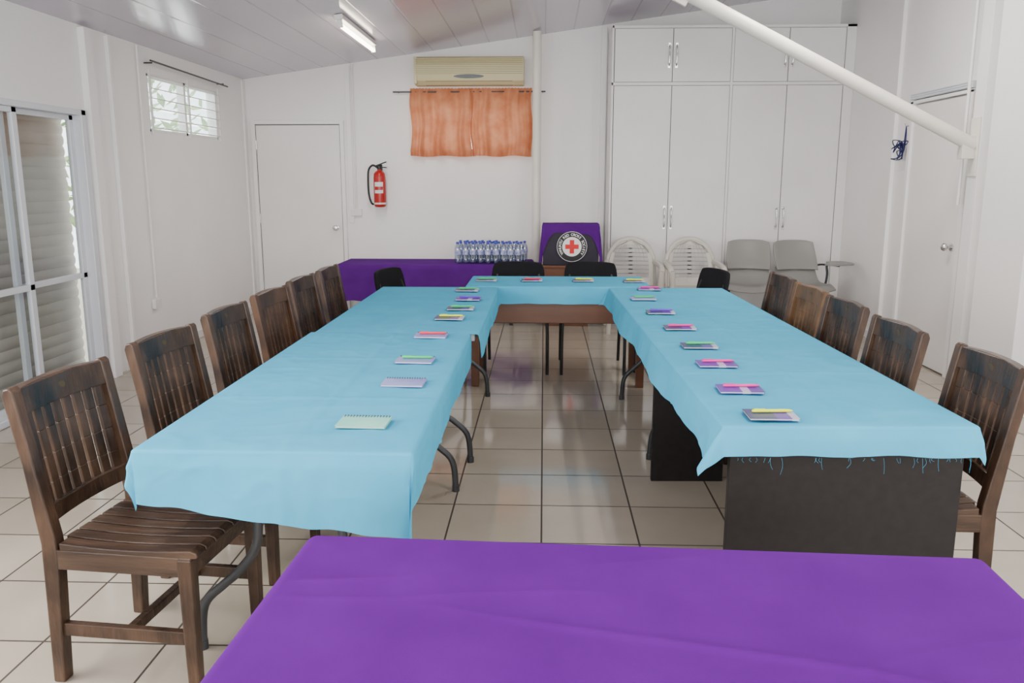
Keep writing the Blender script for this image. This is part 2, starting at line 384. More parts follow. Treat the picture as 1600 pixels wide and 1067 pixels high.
# ---------------------------------------------------------------- wall cabinet
CX=[.70,1.285,1.88,2.436,2.99]; CY=8.8
r=thing('wall_cabinet','tall built-in white painted cabinet with eight doors and chrome pulls','cabinet',(0,0,0))
q=B(); q.ab(CX[0]-.025,CX[-1]+.025,CY+.02,YB-.002,.0,2.99); q.ab(CX[0]-.025,CX[0]-.004,CY-.004,CY+.02,0,2.99);q.ab(CX[-1]+.004,XR-.001,CY-.004,CY+.02,0,2.99)
q.ab(CX[0]-.025,XR-.001,CY-.004,CY+.02,2.962,2.99); q.ab(CX[0]-.006,CX[-1]+.006,CY-.004,CY+.02,0,.085)
q.ab(CX[0]-.025,CX[-1]+.025,CY-.004,CY+.02,2.412,2.443); q.ab(1.867,1.893,CY-.006,CY+.02,.085,2.97)
q.obj('body',M_cab,r,bev=.003)
q=B(); q.ab(CX[0],CX[-1],CY+.012,CY+.021,.09,2.96); q.obj('door_gap',M_gap2,r)
for i in range(4):
    a,c=CX[i]+.004,CX[i+1]-.004
    if i==1: c-=.012
    if i==2: a+=.012
    for z0,z1,hz in((.09,2.408,1.09),(2.447,2.958,2.70)):
        q=B(); q.ab(a,c,CY-.002,CY+.015,z0,z1); dd=q.obj('cabinet_door',M_cab,r,bev=.002)
        hx=c-.032 if i%2==0 else a+.032
        q=B(); q.tube(smooth([(hx,CY-.002,hz-.10),(hx,CY-.03,hz-.085),(hx,CY-.035,hz),(hx,CY-.03,hz+.085),(hx,CY-.002,hz+.10)],5),.007,8)
        q.ab(hx-.012,hx+.012,CY-.008,CY-.002,hz-.12,hz-.085); q.ab(hx-.012,hx+.012,CY-.008,CY-.002,hz+.085,hz+.12)
        q.obj('handle',M_chrome,dd,smooth=True)

# ---------------------------------------------------------------- steel column and brace
q=B(); q.tube([(-.08,9.02,0),(-.08,9.02,ceil_z(-.08)-.012)],.046,20); struct(q.obj('trim_20',M_pipe,smooth=True),'white painted steel pipe column')
XBm=XR-.0905
r=thing('roof_brace','cream painted diagonal steel tube brace bolted to wall','roof brace',(0,6.07,0))
q=B(); q.tube([(XBm-.01,0,1.71),(.42,0,3.0)],.047,20); q.obj('brace_tube',M_pipe,r,smooth=True)
q=B(); q.ab(XBm-.10,XBm-.012,-.035,.035,1.62,1.78); q.ab(XBm-.012,XBm,-.06,.06,1.5,1.9); q.obj('wall_bracket',M_pipe,r,bev=.003)
q=B(); q.box((.93,0,2.76),(.16,.03,.19),Matrix.Rotation(math.radians(27),3,'Y')); q.tube([(.90,-.03,2.70),(.90,.03,2.70)],.016); q.obj('joint_plate',M_pipe,r,bev=.003)

# ---------------------------------------------------------------- fluorescent fixtures
def lampfix(x,y,label,L2=.62,e=16):
    z=ceil_z(x)
    r=thing('ceiling_lamp',label,'lamp',(x,y,z)); s=math.atan(.137)
    r.rotation_euler=(0,-s,0)
    q=B(); q.ab(-.035,.035,-L2,L2,-.045,-.004); q.obj('lamp_housing',M_pvc,r,bev=.004)
    for s_ in(-1,1):
        q=B(); q.ab(-.022,.022,min(s_*L2,s_*(L2-.025)),max(s_*L2,s_*(L2-.025)),-.105,-.045); q.obj('lamp_holder',M_pvc,r,bev=.003)
    q=B(); q.tube([(0,-L2+.025,-.085),(0,L2-.025,-.085)],.018,12); q.obj('lamp_tube',M_tube,r,smooth=True)
    l=bpy.data.lights.new('tube_light','AREA'); l.shape='RECTANGLE'; l.size=.06; l.size_y=1.15; l.energy=e; l.color=(1,.95,.88)
    lo=bpy.data.objects.new('tube_light',l); COL.objects.link(lo); lo.parent=r; lo.location=(0,0,-.11)
lampfix(-1.645,7.60,'white batten fitting with a lit fluorescent tube on sloping ceiling',.68,20)
lampfix(1.4,2.0,'unseen white batten fluorescent light added as fill',e=42); lampfix(-1.78,2.0,'unseen white batten fluorescent light added as fill',e=34)  # two unseen fixtures added near the camera for overhead fill
lampfix(1.7,5.6,'unseen white batten fluorescent light added as fill',e=46)  # unseen fixture added to light the right and back walls

# ---------------------------------------------------------------- air conditioner
r=thing('air_conditioner','cream split air conditioner unit mounted above the orange curtain','air conditioner',(-.80,YB-.002,2.46))
pr=[(0,0),(-.13,0),(-.185,.04),(-.20,.10),(-.20,.20),(-.185,.275),(-.15,.29),(0,.29)]
q=B(); q.prism(pr,-.58,.58,'yz'); q.obj('body',M_ac,r,bev=.008)
q=B(); q.prism([(-.125,-.002),(-.182,.038),(-.188,.056),(-.120,.008)],-.46,.46,'yz'); q.obj('air_outlet',M_acd,r)
q=B()
for k in range(9): q.ab(-.57,.57,-.204,-.199,.11+k*.018,.115+k*.018)
q.obj('front_grille',mat('ac_grille',(.33,.29,.16),.5),r)
q=B(); q.prism([(.16*math.cos(a),.085+.020*math.sin(a)) for a in lin(0,2*pi,24)[:-1]],-.207,-.19,'xz'); q.obj('badge',mat('ac_badge',(.06,.08,.08),.3),r)
q=B(); q.ab(-.578,-.55,-.202,-.01,.01,.285); q.obj('end_cap',M_ac,r,bev=.005)

# ---------------------------------------------------------------- fire extinguisher
r=thing('fire_extinguisher','red fire extinguisher with black hose hung on white wall','fire extinguisher',(-1.80,YB-.085,1.18))
q=B(); q.lathe([(.05,0),(.064,.012),(.066,.03),(.066,.32),(.06,.36),(.04,.385),(.022,.395),(.022,.41)],seg=24); q.obj('cylinder',M_red,r,smooth=True)
q=B(); q.prism([(.0672*math.sin(a),-.0672*math.cos(a)) for a in lin(-.75,.75,12)]+[(.0662*math.sin(a),-.0662*math.cos(a)) for a in lin(.75,-.75,12)],.15,.27,'xy'); q.obj('paper_label',M_label,r,smooth=True)
q=B(); q.prism([(.0680*math.sin(a),-.0680*math.cos(a)) for a in lin(-.7,.7,12)]+[(.0673*math.sin(a),-.0673*math.cos(a)) for a in lin(.7,-.7,12)],.185,.222,'xy'); q.obj('red_label_band',M_red,r,smooth=True)
q=B(); q.lathe([(.0668,.03),(.0668,.048)],seg=24); q.obj('lower_band',M_label,r,smooth=True)
q=B(); q.lathe([(.02,.40),(.024,.41),(.024,.44),(.015,.45)],seg=16); q.box((.02,-.0,.465),(.13,.02,.012),Matrix.Rotation(-.35,3,'Y')); q.box((.03,0,.43),(.10,.018,.01),Matrix.Rotation(.1,3,'Y')); q.obj('valve_lever',M_black,r,bev=.002)
q=B(); q.tube(smooth([(-.02,0,.425),(-.07,-.01,.45),(-.115,-.01,.40),(-.125,-.01,.28),(-.12,-.01,.14),(-.095,-.02,.05),(-.07,-.03,.03)],6),.011,10); q.obj('hose',M_black,r,smooth=True)
q=B(); q.ab(-.02,.02,.05,.0849,.30,.46); q.tube([(.0,0.05,.38),(.0,.083,.38)],.02); q.obj('wall_bracket',M_black,r)

def outlet(x,y,z,side,label='white plastic surface-mounted electrical socket'):
    r=thing('wall_socket',label,'socket',(x,y,z),{'back':0,'left':pi/2,'right':-pi/2}[side])
    q=B(); q.ab(-.06,.06,-.035,-.002,-.04,.04); q.obj('socket_box',M_pvc,r,bev=.005)
    q=B(); q.ab(-.012,.012,-.039,-.034,.005,.03); q.obj('switch',M_pvc,r,bev=.001)
outlet(-2.08,YB,1.12,'back'); outlet(XL,6.85,.45,'left'); outlet(XR,6.22,1.27,'right','white junction box beside the steel post')
r=thing('key_lanyard','tangled dark blue cord hanging from a wall hook','lanyard',(XR,7.34,1.76))
q=B(); q.tube([(-.0015,0,.16),(-.05,0,.16),(-.055,0,.18)],.005,8); q.obj('hook',M_chrome,r)
random.seed(3); q=B(); pts=[(-.045,0,.16)]
for k in range(26): pts.append((-.03-random.uniform(0,.07),random.uniform(-.09,.16)*(.4+.6*(k%3>0)),random.uniform(-.12,.05)))
pts.append((-.045,0,.16)); q.tube(smooth([pts[0],(-.04,.0,.06)]+pts[1:],5),.0045,6); q.obj('cord',M_string,r,smooth=True)

# ---------------------------------------------------------------- wooden chairs
def lean(z): return -.232-.075*max(0,(z-.44))/.46
def wood_chair():
    r=thing('dining_chair','dark-stained slatted wooden chair facing turquoise-covered table','chair',(0,0,0),0,'slatted wooden chairs around the tables')
    for sy in(-1,1):
        q=B(); y=sy*.205
        q.prism([(-.225,0),(-.262,0),(-.254,.44),(-.285,.68),(-.325,.88),(-.318,.90),(-.300,.905),(-.290,.895),(-.250,.68),(-.208,.46),(-.205,.40)],y-.021,y+.021,'xz')
        q.obj('leg',M_wood,r,bev=.005)
        q=B(); vs=q.box((.185,y,.21),(.044,.044,.42))
        for v in vs:
            if v.co.z<.1: v.co.x=.185+(v.co.x-.185)*.8; v.co.y=y+(v.co.y-y)*.8
        q.obj('leg',M_wood,r,bev=.005)
        q=B(); q.ab(-.235,.18,y-.012,y+.012,.15,.19); q.obj('stretcher',M_wood,r,bev=.003)
    q=B(); q.ab(-.03,-.005,-.2,.2,.155,.185); q.obj('stretcher',M_wood,r,bev=.003)
    q=B()
    q.ab(-.21,.17,-.224,-.19,.365,.425); q.ab(-.21,.17,.19,.224,.365,.425); q.ab(.165,.205,-.222,.222,.365,.425); q.ab(-.235,-.205,-.19,.19,.365,.425)
    ns=8; w=.45/ns
    for k in range(ns):
        yc=-.225+w*(k+.5); top=[(x,.447-.010*math.sin(pi*(x+.23)/.45)) for x in lin(-.215,.205,8)]+[(.222,.440),(.226,.430)]
        if abs(yc)>.18: top=[(x if x>-.2 else -.2,z) for x,z in top]
        bot=[(.222,.424),(.205,.422),(top[0][0],.422)]
        q.prism(top+bot,yc-w/2+.004,yc+w/2-.004,'xz')
    q.obj('seat',M_woodx,r,bev=.003)
    q=B(); 
    def shape(vs):
        for v in vs: v.co.x+= lean(v.co.z)-.020*(1-(v.co.y/.2)**2)
    ys=lin(-.186,.186,12)
    top=[(y,.895+.006*(1-(y/.19)**2)) for y in ys]; bot=[(y,.820) for y in ys[::-1]]
    shape(q.prism(top+bot,-.014,.014,'yz'))
    top=[(y,.545) for y in ys]; bot=[(y,.495) for y in ys[::-1]]
    shape(q.prism(top+bot,-.014,.014,'yz'))
    for k in range(8):
        yc=-.1625+k*.325/7
        for z0,z1 in zip(lin(.52,.83,4),lin(.52,.83,4)[1:]): shape(q.box((0,yc,(z0+z1)/2),(.011,.0345,z1-z0)))
    q.obj('backrest',M_wood,r,bev=.002)
    q=B(); q.prism([(.018*math.cos(a),.861+.012*math.sin(a)) for a in lin(0,2*pi,20)[:-1]],.0145,.0165,'yz')
    for v in q.bm.verts: v.co.x+=lean(.861)-.020
    q.obj('medallion',M_brass,r)
    return r
wc=wood_chair()
redswap={M_wood:M_woodr}; yelswap={M_wood:M_woody,M_woodx:M_woody}
wc.location=(-1.175,2.40,0); wc.rotation_euler=(0,0,-.10)
wc['label']='dark-stained slatted wooden chair beside purple-covered table corner'
RL='reddish-brown slatted wooden chair facing the turquoise table'; DL='dark-stained slatted wooden chair facing turquoise-covered table'
YL='lighter yellowish-brown slatted wooden chair facing turquoise table'
for x,y,rz,s in [(-1.155,3.06,-.10,None),(-1.155,3.72,-.04,None),(-1.150,4.33,-.08,'r'),(-1.155,4.93,-.05,None),(-1.140,5.50,-.03,None)]:
    dup(wc,(x,y,0),rz,RL if s else DL,redswap if s else None)
for x,y,rz,s in[(1.20,2.785,.0,None),(1.155,3.41,.04,None),(1.17,4.05,.05,None),(1.165,4.58,.05,'y'),(1.165,5.14,.03,None)]:
    dup(wc,(x,y,0),pi+rz,YL if s else DL,yelswap if s else None)

# ---------------------------------------------------------------- tables
TZ=.73
def fold_table(w,l,label,loc,rz=0,z=TZ,group='folding tables',ins=.20):
    r=thing('folding_table',label,'table',loc,rz,group)
    q=B(); q.ab(-w/2,w/2,-l/2,l/2,z-.035,z); q.obj('tabletop',M_ttop,r,bev=.006)
    for s in(-1,1):
        yy=s*(l/2-ins)
        q=B()
        for sx in(-1,1):
            q.tube(smooth([(sx*.13,yy,z-.035),(sx*.13,yy,.50),(sx*.14,yy,.36),(sx*.20,yy,.27),(sx*(w/2-.13),yy,.225),(sx*(w/2-.06),yy,.15),(sx*(w/2-.045),yy,0.012)],6),.015,10)
            q.lathe([(.018,0),(.018,.03)],(sx*(w/2-.045),yy,0),10)
        q.tube([(-.13,yy,.48),(.13,yy,.48)],.011,8); q.tube([(0,yy,.48),(0,yy-s*.35,z-.04)],.009,8); q.tube([(-.2,yy,z-.045),(.2,yy,z-.045)],.012,8)
        q.obj('leg',M_gmetal,r,smooth=True)
    return r
fold_table(.76,1.8,'long folding table with curved grey steel legs under turquoise cloth',(-.75,3.10,0))
fold_table(.78,1.77,'long folding table with curved grey steel legs under turquoise cloth',(-.725,4.905,0))
RZ=.029
fold_table(.75,1.72,'folding table with curved steel legs joined to charcoal desk',(.890,4.935,0),RZ,ins=.24)
r=thing('office_desk','charcoal laminate desk with solid end panels under turquoise cloth','desk',(.930,3.285,0),RZ)
q=B(); q.ab(-.38,.38,-.77,.77,TZ-.03,TZ); q.obj('desktop',M_char,r,bev=.003)
q=B(); q.ab(-.365,.365,-.752-.014,-.752+.014,0,TZ-.03); q.obj('side_panel',M_char,r,bev=.002)
q=B(); q.ab(-.365,-.01,.71-.014,.71+.014,0,TZ-.03); q.obj('side_panel',M_char,r,bev=.002)
q=B(); q.ab(-.21,-.19,-.738,.696,.42,TZ-.03); q.obj('modesty_panel',M_char,r,bev=.002)
r=thing('wooden_table','brown laminate table with front panel under turquoise cloth','table',(.105,6.15,0))
q=B(); q.ab(-.63,.63,-.30,.30,TZ-.03,TZ); q.obj('tabletop',M_brown,r,bev=.003)
q=B(); q.ab(-.575,.575,-.275,-.255,TZ-.26,TZ-.03); q.obj('front_panel',M_brown,r,bev=.002)
q=B(); q.ab(-.575,.575,.235,.255,TZ-.13,TZ-.03); q.obj('rear_panel',M_brown,r,bev=.002)
for sx in(-1,1):
    for sy in(-1,1):
        q=B(); q.ab(sx*.595-.028,sx*.595+.028,sy*.255-.03,sy*.255+.03,0,TZ-.03); q.obj('leg',M_brown,r,bev=.003)
fold_table(.92,1.33,'table covered with purple cloth, curved grey steel legs',(.175,1.135,0),pi/2-math.radians(2.5))
fold_table(.6,1.96,'low table with purple cloth holding water bottles',(-1.11,8.72,0),pi/2,.62)

# ---------------------------------------------------------------- cloths
def cloth(name,label,m,x0,x1,y0,y1,z,ov,flare=.16,res=.03,amp=.08,freq=9,seed=0,creases=(),loc=(0,0,0),rz=0,wr=.0012,group=None,R=.012,hem=.006,fs=0,rid=0,ks=1,sidek=(1,1),lw=0):
    l,r_,f,bk=ov
    def axis(a,c,lo,hi):
        s=[a-lo+lo*i/max(1,int(lo/(res*.4))) for i in range(max(1,int(lo/(res*.4))))] if lo>0 else []
        s+= [a]+[a+(c-a)*i/int((c-a)/res) for i in range(1,int((c-a)/res))]+[c]
        s+= [c+hi*i/max(1,int(hi/(res*.4))) for i in range(1,max(1,int(hi/(res*.4)))+1)] if hi>0 else []
        ex=[a-R*.4,a-R,a-R*1.57,c+R*.4,c+R,c+R*1.57]
        if lo<=0: ex=ex[3:]
        if hi<=0: ex=[e for e in ex if e<c]
        return sorted(set(round(v,5) for v in s+ex))
    def ridge(u,v):
        h=0
        for (ax,ay,bx,by,sd,w) in((2.2,1.0,-1.2,6.5,3,.07),(4,-2,1.5,3,8,.06),(7,2.5,-2,5,21,.08)):
            a=noise.noise(Vector((u*ax*ks+v*ay*ks,u*bx*ks+v*by*ks,seed+sd)))
            h+=rid*math.exp(-(a/w)**2)*max(0,.3+noise.noise(Vector((u*2,v*2,sd+9))))
        return h
    def fn(u,v):
        cx=min(max(u,x0),x1); cy=min(max(v,y0),y1); ox=u-cx; oy=v-cy; rr=math.hypot(ox,oy)
        zz=z
        nz=noise.noise(Vector((u*3+seed,v*3,seed*1.7)))
        h=wr*(1+nz)+wr*.8*noise.noise(Vector((u*14,v*5,seed)))+wr*.8
        if rid: h+=ridge(u,v)
        if lw:
            for ang,sd,pos in((.35,1,-.05),(-.2,2,.12),(.1,3,.28),(.5,4,-.25),(-.45,5,.02),(.2,6,.40)):
                ca,sa=math.cos(ang),math.sin(ang); p_=-(u)*sa+(v)*ca-pos+.03*noise.noise(Vector((u*3,sd,0))); t_=u*ca+v*sa
                h+=lw*math.exp(-(p_/.009)**2)*max(0,noise.noise(Vector((t_*2.5,sd*3.3,1)))+.1)*1.6
        for ax,c0,hh in creases:
            dd=(u if ax=='x' else v)-c0; h+=hh*math.exp(-(dd/.008)**2)
        h=max(0,h)
        if rr<1e-6: 
            ed=min(u-x0,x1-u,v-y0,y1-v); return Vector((u,v,zz+wr*1.5+(h-wr*1.5)*min(1,ed/.04)))
        dx,dy=ox/rr,oy/rr
        s_=cy*1.0+cx*1.3
        corner=min(abs(ox),abs(oy))/max(abs(ox),abs(oy),1e-6)
        k=flare+amp*math.sin(s_*freq+seed)+.5*amp*math.sin(s_*freq*2.3+seed*2)+.5*amp*nz
        k=max(.02,k)+.16*corner
        if corner>0: 
            ang=math.atan2(abs(oy),abs(ox)); k+=.10*math.sin(ang*4)*1.0
        if oy<0 and fs: rr*=1+fs*((cx-x0)/(x1-x0)*2-1)*abs(dy)
        kx=k*(sidek[0] if ox<0 else sidek[1]) if ox else k
        q_=R*pi/2
        if rr<q_: a=rr/R; out=outx=R*math.sin(a); dr=R*(1-math.cos(a))
        else:
            e=rr-q_; hh=h*min(1,e/.03); out=R+k*e+hh; outx=R+kx*e+hh; dr=R+math.sqrt(max(.05,1-k*k))*e+hem*noise.noise(Vector((s_*5,seed,0)))*(e/.1)
        return Vector((cx+dx*outx,cy+dy*out,zz+wr*1.5-dr))
    q=B(); q.grid(fn,axis(x0,x1,l,r_),axis(y0,y1,f,bk))
    o=q.obj(name,m,smooth=True,loc=loc); o.rotation_euler=(0,0,rz)
    return info(o,label,'tablecloth',group)
ct=TZ+.004
cloth('tablecloth','turquoise cotton cloth covering near folding table, hanging at the end',M_blue,-1.14,-.365,2.19,4.005,ct+.002,(.10,.16,.205,0),.12,amp=.09,freq=5,seed=1,creases=(('y',2.75,.005),('y',3.4,.004),('x',-.72,.003)),group='turquoise tablecloths',fs=.2,wr=.002,res=.016,rid=.0045,hem=.012,sidek=(1,-.25))
cloth('tablecloth','turquoise cotton cloth covering far folding table',M_blue,-1.125,-.325,3.985,5.795,ct,(.11,.13,0,.06),.14,seed=4,freq=6,creases=(('y',4.9,.004),),group='turquoise tablecloths',res=.022,rid=.004,wr=.0018,sidek=(1,.4))
o=cloth('tablecloth','turquoise cotton cloth with frayed hem covering desk and folding table',M_blue,-.388,.383,-1.655,1.64,ct,(.135,.08,.10,.06),.13,seed=7,freq=5,amp=.06,creases=(('y',-.95,.004),('y',0,.004),('y',.8,.004),('x',0,.003)),group='turquoise tablecloths',loc=(.903,4.155,0),rz=RZ,wr=.002,res=.018,rid=.0042,sidek=(1.6,.4),hem=.012)
random.seed(5)
q=B()
for k in range(34):
    x=random.uniform(-.36,.37); L_=random.uniform(.006,.016) if random.random()<.7 else random.uniform(.03,.055); y=-1.683; z=ct-.093
    q.tube(smooth([(x,y,z),(x+random.uniform(-.004,.004),y-.002,z-L_*.5),(x+random.uniform(-.008,.008),y-.002,z-L_)],3),.00028,4)
fr=q.obj('frayed_thread',M_blue,o); fr['kind']='stuff'; fr['label']='loose turquoise threads along the frayed hem'
cloth('tablecloth','turquoise cotton cloth over short wooden table',M_blue,-.54,.75,5.84,6.46,ct+.003,(.10,.10,.13,.08),.07,seed=11,freq=8,amp=.04,group='turquoise tablecloths',rid=.003,res=.025)
cloth('tablecloth','plain purple cotton cloth covering a table, slightly wrinkled',M_purple,-.670,.670,-.47,.47,ct,(.22,.22,.22,.22),.10,seed=13,freq=6,wr=.002,loc=(.175,1.135,0),rz=math.radians(-2.5),creases=(('x',.33,.002),),res=.008,R=.03,lw=.0045)
cloth('tablecloth','purple cotton cloth on low table against the white wall',M_dpurple,-2.10,-.12,8.41,9.03,.625,(.36,.03,.38,.05),.07,seed=17,freq=9,amp=.05,wr=.003)

# ---------------------------------------------------------------- notebooks and pens
def notebook(m,spiral,label):
    r=thing('notebook',label,'notebook',group='notebooks on the tables')
    q=B(); q.ab(-.074,.074,-.050,.05,0.0006,.006); q.obj('pages',M_page,r)
    q=B(); q.ab(-.077,.077,-.054,.053,.006,.0080); q.obj('cover',m,r,bev=.0004)
    q=B(); q.ab(-.077,.077,-.054,.053,0,.0009); q.obj('back_cover',m,r)
    if spiral:
        q=B()
        for k in range(16):
            x=-.07+k*.14/15; q.tube([(x,.048+.009*math.cos(a),.0055+.0062*math.sin(a)) for a in lin(0,2*pi,8)[:-1]],.0011,5,closed=True)
        q.obj('spiral_binding',M_gmetal,r)
    return r
NB={'teal':notebook(M_teal,True,'teal spiral-bound notebook lying on turquoise cloth'),
    'lav':notebook(M_lav,True,'lavender spiral-bound notebook lying on turquoise cloth'),
    'navy':notebook(M_navy,False,'navy and purple booklet lying on turquoise cloth'),
    'purp':notebook(M_navy2,False,'purple and white booklet lying on turquoise cloth')}
used=set()
def pen(c):
    r=thing('pen','%s plastic pen resting on a notebook'%c,'pen',group='pens on the notebooks')
    q=B(); q.tube([(-.062,0,.0055),(-.058,0,.0055),(.035,0,.0055),(.055,0,.0055),(.068,0,.0055)],[.003,.005,.0055,.005,.0015],10); q.obj('barrel',PEN[c],r,smooth=True)
    q=B(); q.ab(-.06,-.02,-.0012,.0012,.0105,.0125); q.ab(-.06,-.056,-.0012,.0012,.006,.0125); q.obj('clip',PEN[c],r)
    return r
PN={}
def put(kind,x,y,rz,pc=None,z=ct+.0105):
    if kind in used: o=dup(NB[kind],(x,y,z),rz)
    else: o=NB[kind]; o.location=(x,y,z); o.rotation_euler=(0,0,rz); used.add(kind)
    if pc:
        loc=(x+.005,y+.012,z+.0085)
        if pc in PN: dup(PN[pc],loc,rz+.06)
        else: PN[pc]=pen(pc); PN[pc].location=loc; PN[pc].rotation_euler=(0,0,rz+.06)
for a in[('teal',-.547,2.44,-.03),('lav',-.508,2.95,-.02),('lav',-.525,3.337,-.05,'green'),('lav',-.533,3.888,-.02,'red'),
 ('navy',-.502,4.408,-.03,'yellow'),('navy',-.476,4.744,0,'green'),('purp',-.466,5.134,-.04,'purple'),('navy',-.512,5.557,0,'green'),
 ('navy',-.42,6.13,0,'green'),('navy',-.084,6.13,.03,'red'),('navy',.295,6.13,0,'yellow'),('navy',.665,6.10,0,'yellow'),
 ('purp',.72,5.66,0,'pink'),('lav',.628,5.19,0,'green'),('navy',.659,4.648,0,'purple'),('navy',.687,4.15,0,'pink'),
 ('navy',.70,3.687,.0,'green'),('purp',.702,3.313,0,'pink'),('purp',.700,2.9,-.02,'pink'),('navy',.722,2.57,.0,'yellow')]: put(*a)

# ---------------------------------------------------------------- black chairs
def black_chair():
    r=thing('office_chair','black upholstered visitor chair with black tube frame','chair',(0,0,0),0,'black visitor chairs')
    q=B(); q.ab(-.22,.22,-.225,.225,.42,.47); q.obj('seat',M_bfab,r,bev=.018)
    q=B()
    def f(u,v): return (-.235-.05*v-.03*(1-u*u),u*.215*(1-.12*v**6)*(1-.05*(1-v)**4),.57+.25*v-.012*u**4*v)
    q.grid(f,lin(-1,1,14),lin(0,1,10)); q.obj('backrest',M_bfab,r,smooth=True,solid=.03,bev=.008)
    for sy in(-1,1):
        q=B(); q.tube(smooth([(.24,sy*.24,0),(.235,sy*.24,.25),(.225,sy*.235,.41)],5),.0125,8); q.obj('leg',M_black,r,smooth=True)
        q=B(); q.tube(smooth([(-.30,sy*.24,0),(-.25,sy*.24,.25),(-.225,sy*.235,.43),(-.24,sy*.20,.60),(-.27,sy*.17,.72)],5),.0125,8); q.obj('leg',M_black,r,smooth=True)
        q=B(); q.tube([(-.225,sy*.235,.41),(.225,sy*.235,.41)],.011,8); q.obj('side_rail',M_black,r)
    q=B(); q.tube([(.225,-.235,.41),(.225,.235,.41)],.011,8); q.obj('cross_rail',M_black,r)
    q=B(); q.tube([(-.225,-.235,.41),(-.225,.235,.41)],.011,8); q.obj('cross_rail',M_black,r)
    return r
bc=black_chair(); bc.location=(-.205,6.50,0); bc.rotation_euler=(0,0,-pi/2); bc['label']='black upholstered chair tucked behind short turquoise table'
dup(bc,(.385,6.50,0),-pi/2)
dup(bc,(-.90,6.14,0),-.30,'black upholstered chair turned at the table corner'); dup(bc,(1.02,6.20,0),pi+.30,'black upholstered chair turned at the table corner')

# ---------------------------------------------------------------- white plastic garden chairs
def plastic_chair():
    r=thing('plastic_armchair','white moulded plastic armchair with perforated rounded back','chair',(0,0,0),0,'white plastic armchairs')
    q=B()
    def hw(v): return .225*math.sqrt(max(0.0,1-max(0,(v-.35)/.66)**2.6))
    fs=q.grid(lambda u,v:(u*hw(v),.20+.12*v-.05*(u*u),.42+.45*v),lin(-1,1,11),lin(0,1,11))
    inner=[f for f in fs if abs(f.calc_center_median().x)<.17 and .50<f.calc_center_median().z<.82]
    bmesh.ops.inset_individual(q.bm,faces=inner,thickness=.0105)
    bmesh.ops.delete(q.bm,geom=inner,context='FACES')
    q.obj('backrest',M_wplas,r,solid=.010)
    q=B(); q.grid(lambda u,v:(u*(.22+.02*v),.21-.44*v,.42-.015*math.sin(pi*v)+.012*u*u-(.03*max(0,v-.85)/.15)),lin(-1,1,12),lin(0,1,12)); q.obj('seat',M_wplas,r,smooth=True,solid=.01)
    q=B(); pts=[(-.222,.19,.40),(-.232,.23,.58),(-.218,.27,.72),(-.135,.31,.84),(0,.325,.885),(.135,.31,.84),(.218,.27,.72),(.232,.23,.58),(.222,.19,.40)]
    q.tube(smooth(pts,6),.026,10); q.obj('back_rim',M_wplas,r,smooth=True)
    for s in(-1,1):
        q=B(); q.tube(smooth([(s*.230,.25,.66),(s*.255,.12,.655),(s*.262,-.05,.645),(s*.258,-.19,.63),(s*.248,-.235,.60)],5),.028,8); q.obj('armrest',M_wplas,r,smooth=True)
        q=B(); q.tube([(s*.248,-.235,.61),(s*.24,-.235,.42),(s*.25,-.26,0)],[.027,.030,.020],8); q.obj('leg',M_wplas,r,smooth=True)
        q=B(); q.tube([(s*.225,.20,.42),(s*.25,.28,0)],[.028,.018],8); q.obj('leg',M_wplas,r,smooth=True)
    return r
pc=plastic_chair(); pc.location=(.885,8.24,0); pc.rotation_euler=(0,0,.0)
dup(pc,(1.48,8.24,0),-.0)

# ---------------------------------------------------------------- grey tablet chairs
def tablet_chair():
    r=thing('tablet_chair','grey plastic lecture chair with folding writing tablet','chair',(0,0,0),0,'grey lecture chairs')
    q=B(); q.grid(lambda u,v:(u*(.225-.025*v*v-.02*(1-v)**2),.16+.16*v-.06*u*u+.02*math.sin(pi*v),.60+.28*v-.02*u**4*v),lin(-1,1,12),lin(0,1,10)); q.obj('backrest',M_gplas,r,smooth=True,solid=.018,bev=.005)
    q=B(); q.grid(lambda u,v:(u*(.20+.035*v),.19-.45*v,.46-.02*math.sin(pi*v)+.035*u*u+(.13*(max(0,.35-v)/.35)**2)-.05*max(0,v-.8)/.2),lin(-1,1,12),lin(0,1,14)); q.obj('seat',M_gplas,r,smooth=True,solid=.018,bev=.005)
    for s in(-1,1):
        q=B(); q.tube(smooth([(s*.22,-.22,0),(s*.20,-.15,.38),(s*.18,0,.425),(s*.18,.15,.46),(s*.18,.19,.66)],6),.011,8); q.obj('leg',M_black,r,smooth=True)
        q=B(); q.tube([(s*.18,.05,.425),(s*.22,.26,0)],.011,8); q.obj('leg',M_black,r,smooth=True)
    return r
tc=tablet_chair(); tc.location=(2.03,8.26,0); tc.rotation_euler=(0,0,-.15)
t2=dup(tc,(2.53,8.22,0),.10)
tc['label']='grey plastic lecture chair standing beside white plastic armchair'; t2['label']='grey plastic lecture chair with small writing tablet on side arm'
q=B(); q.tube(smooth([(.18,.02,.43),(.25,.03,.46),(.28,.06,.56),(.28,.08,.645),(.30,.02,.655),(.33,-.08,.655)],5),.012,8); q.tube(smooth([(.18,.19,.62),(.24,.16,.645),(.28,.08,.65)],5),.010,8); q.obj('tablet_arm',M_gmetal,t2,smooth=True)
q=B(); poly=smooth([(.42,.12,0),(.47,.02,0),(.45,-.14,0),(.30,-.20,0),(.18,-.20,0),(.17,-.12,0),(.24,-.06,0),(.27,.08,0)],4,True)
q.prism([(p.x,p.y) for p in poly],.666,.684,'xy'); q.obj('writing_tablet',M_gplas,t2,bev=.003)

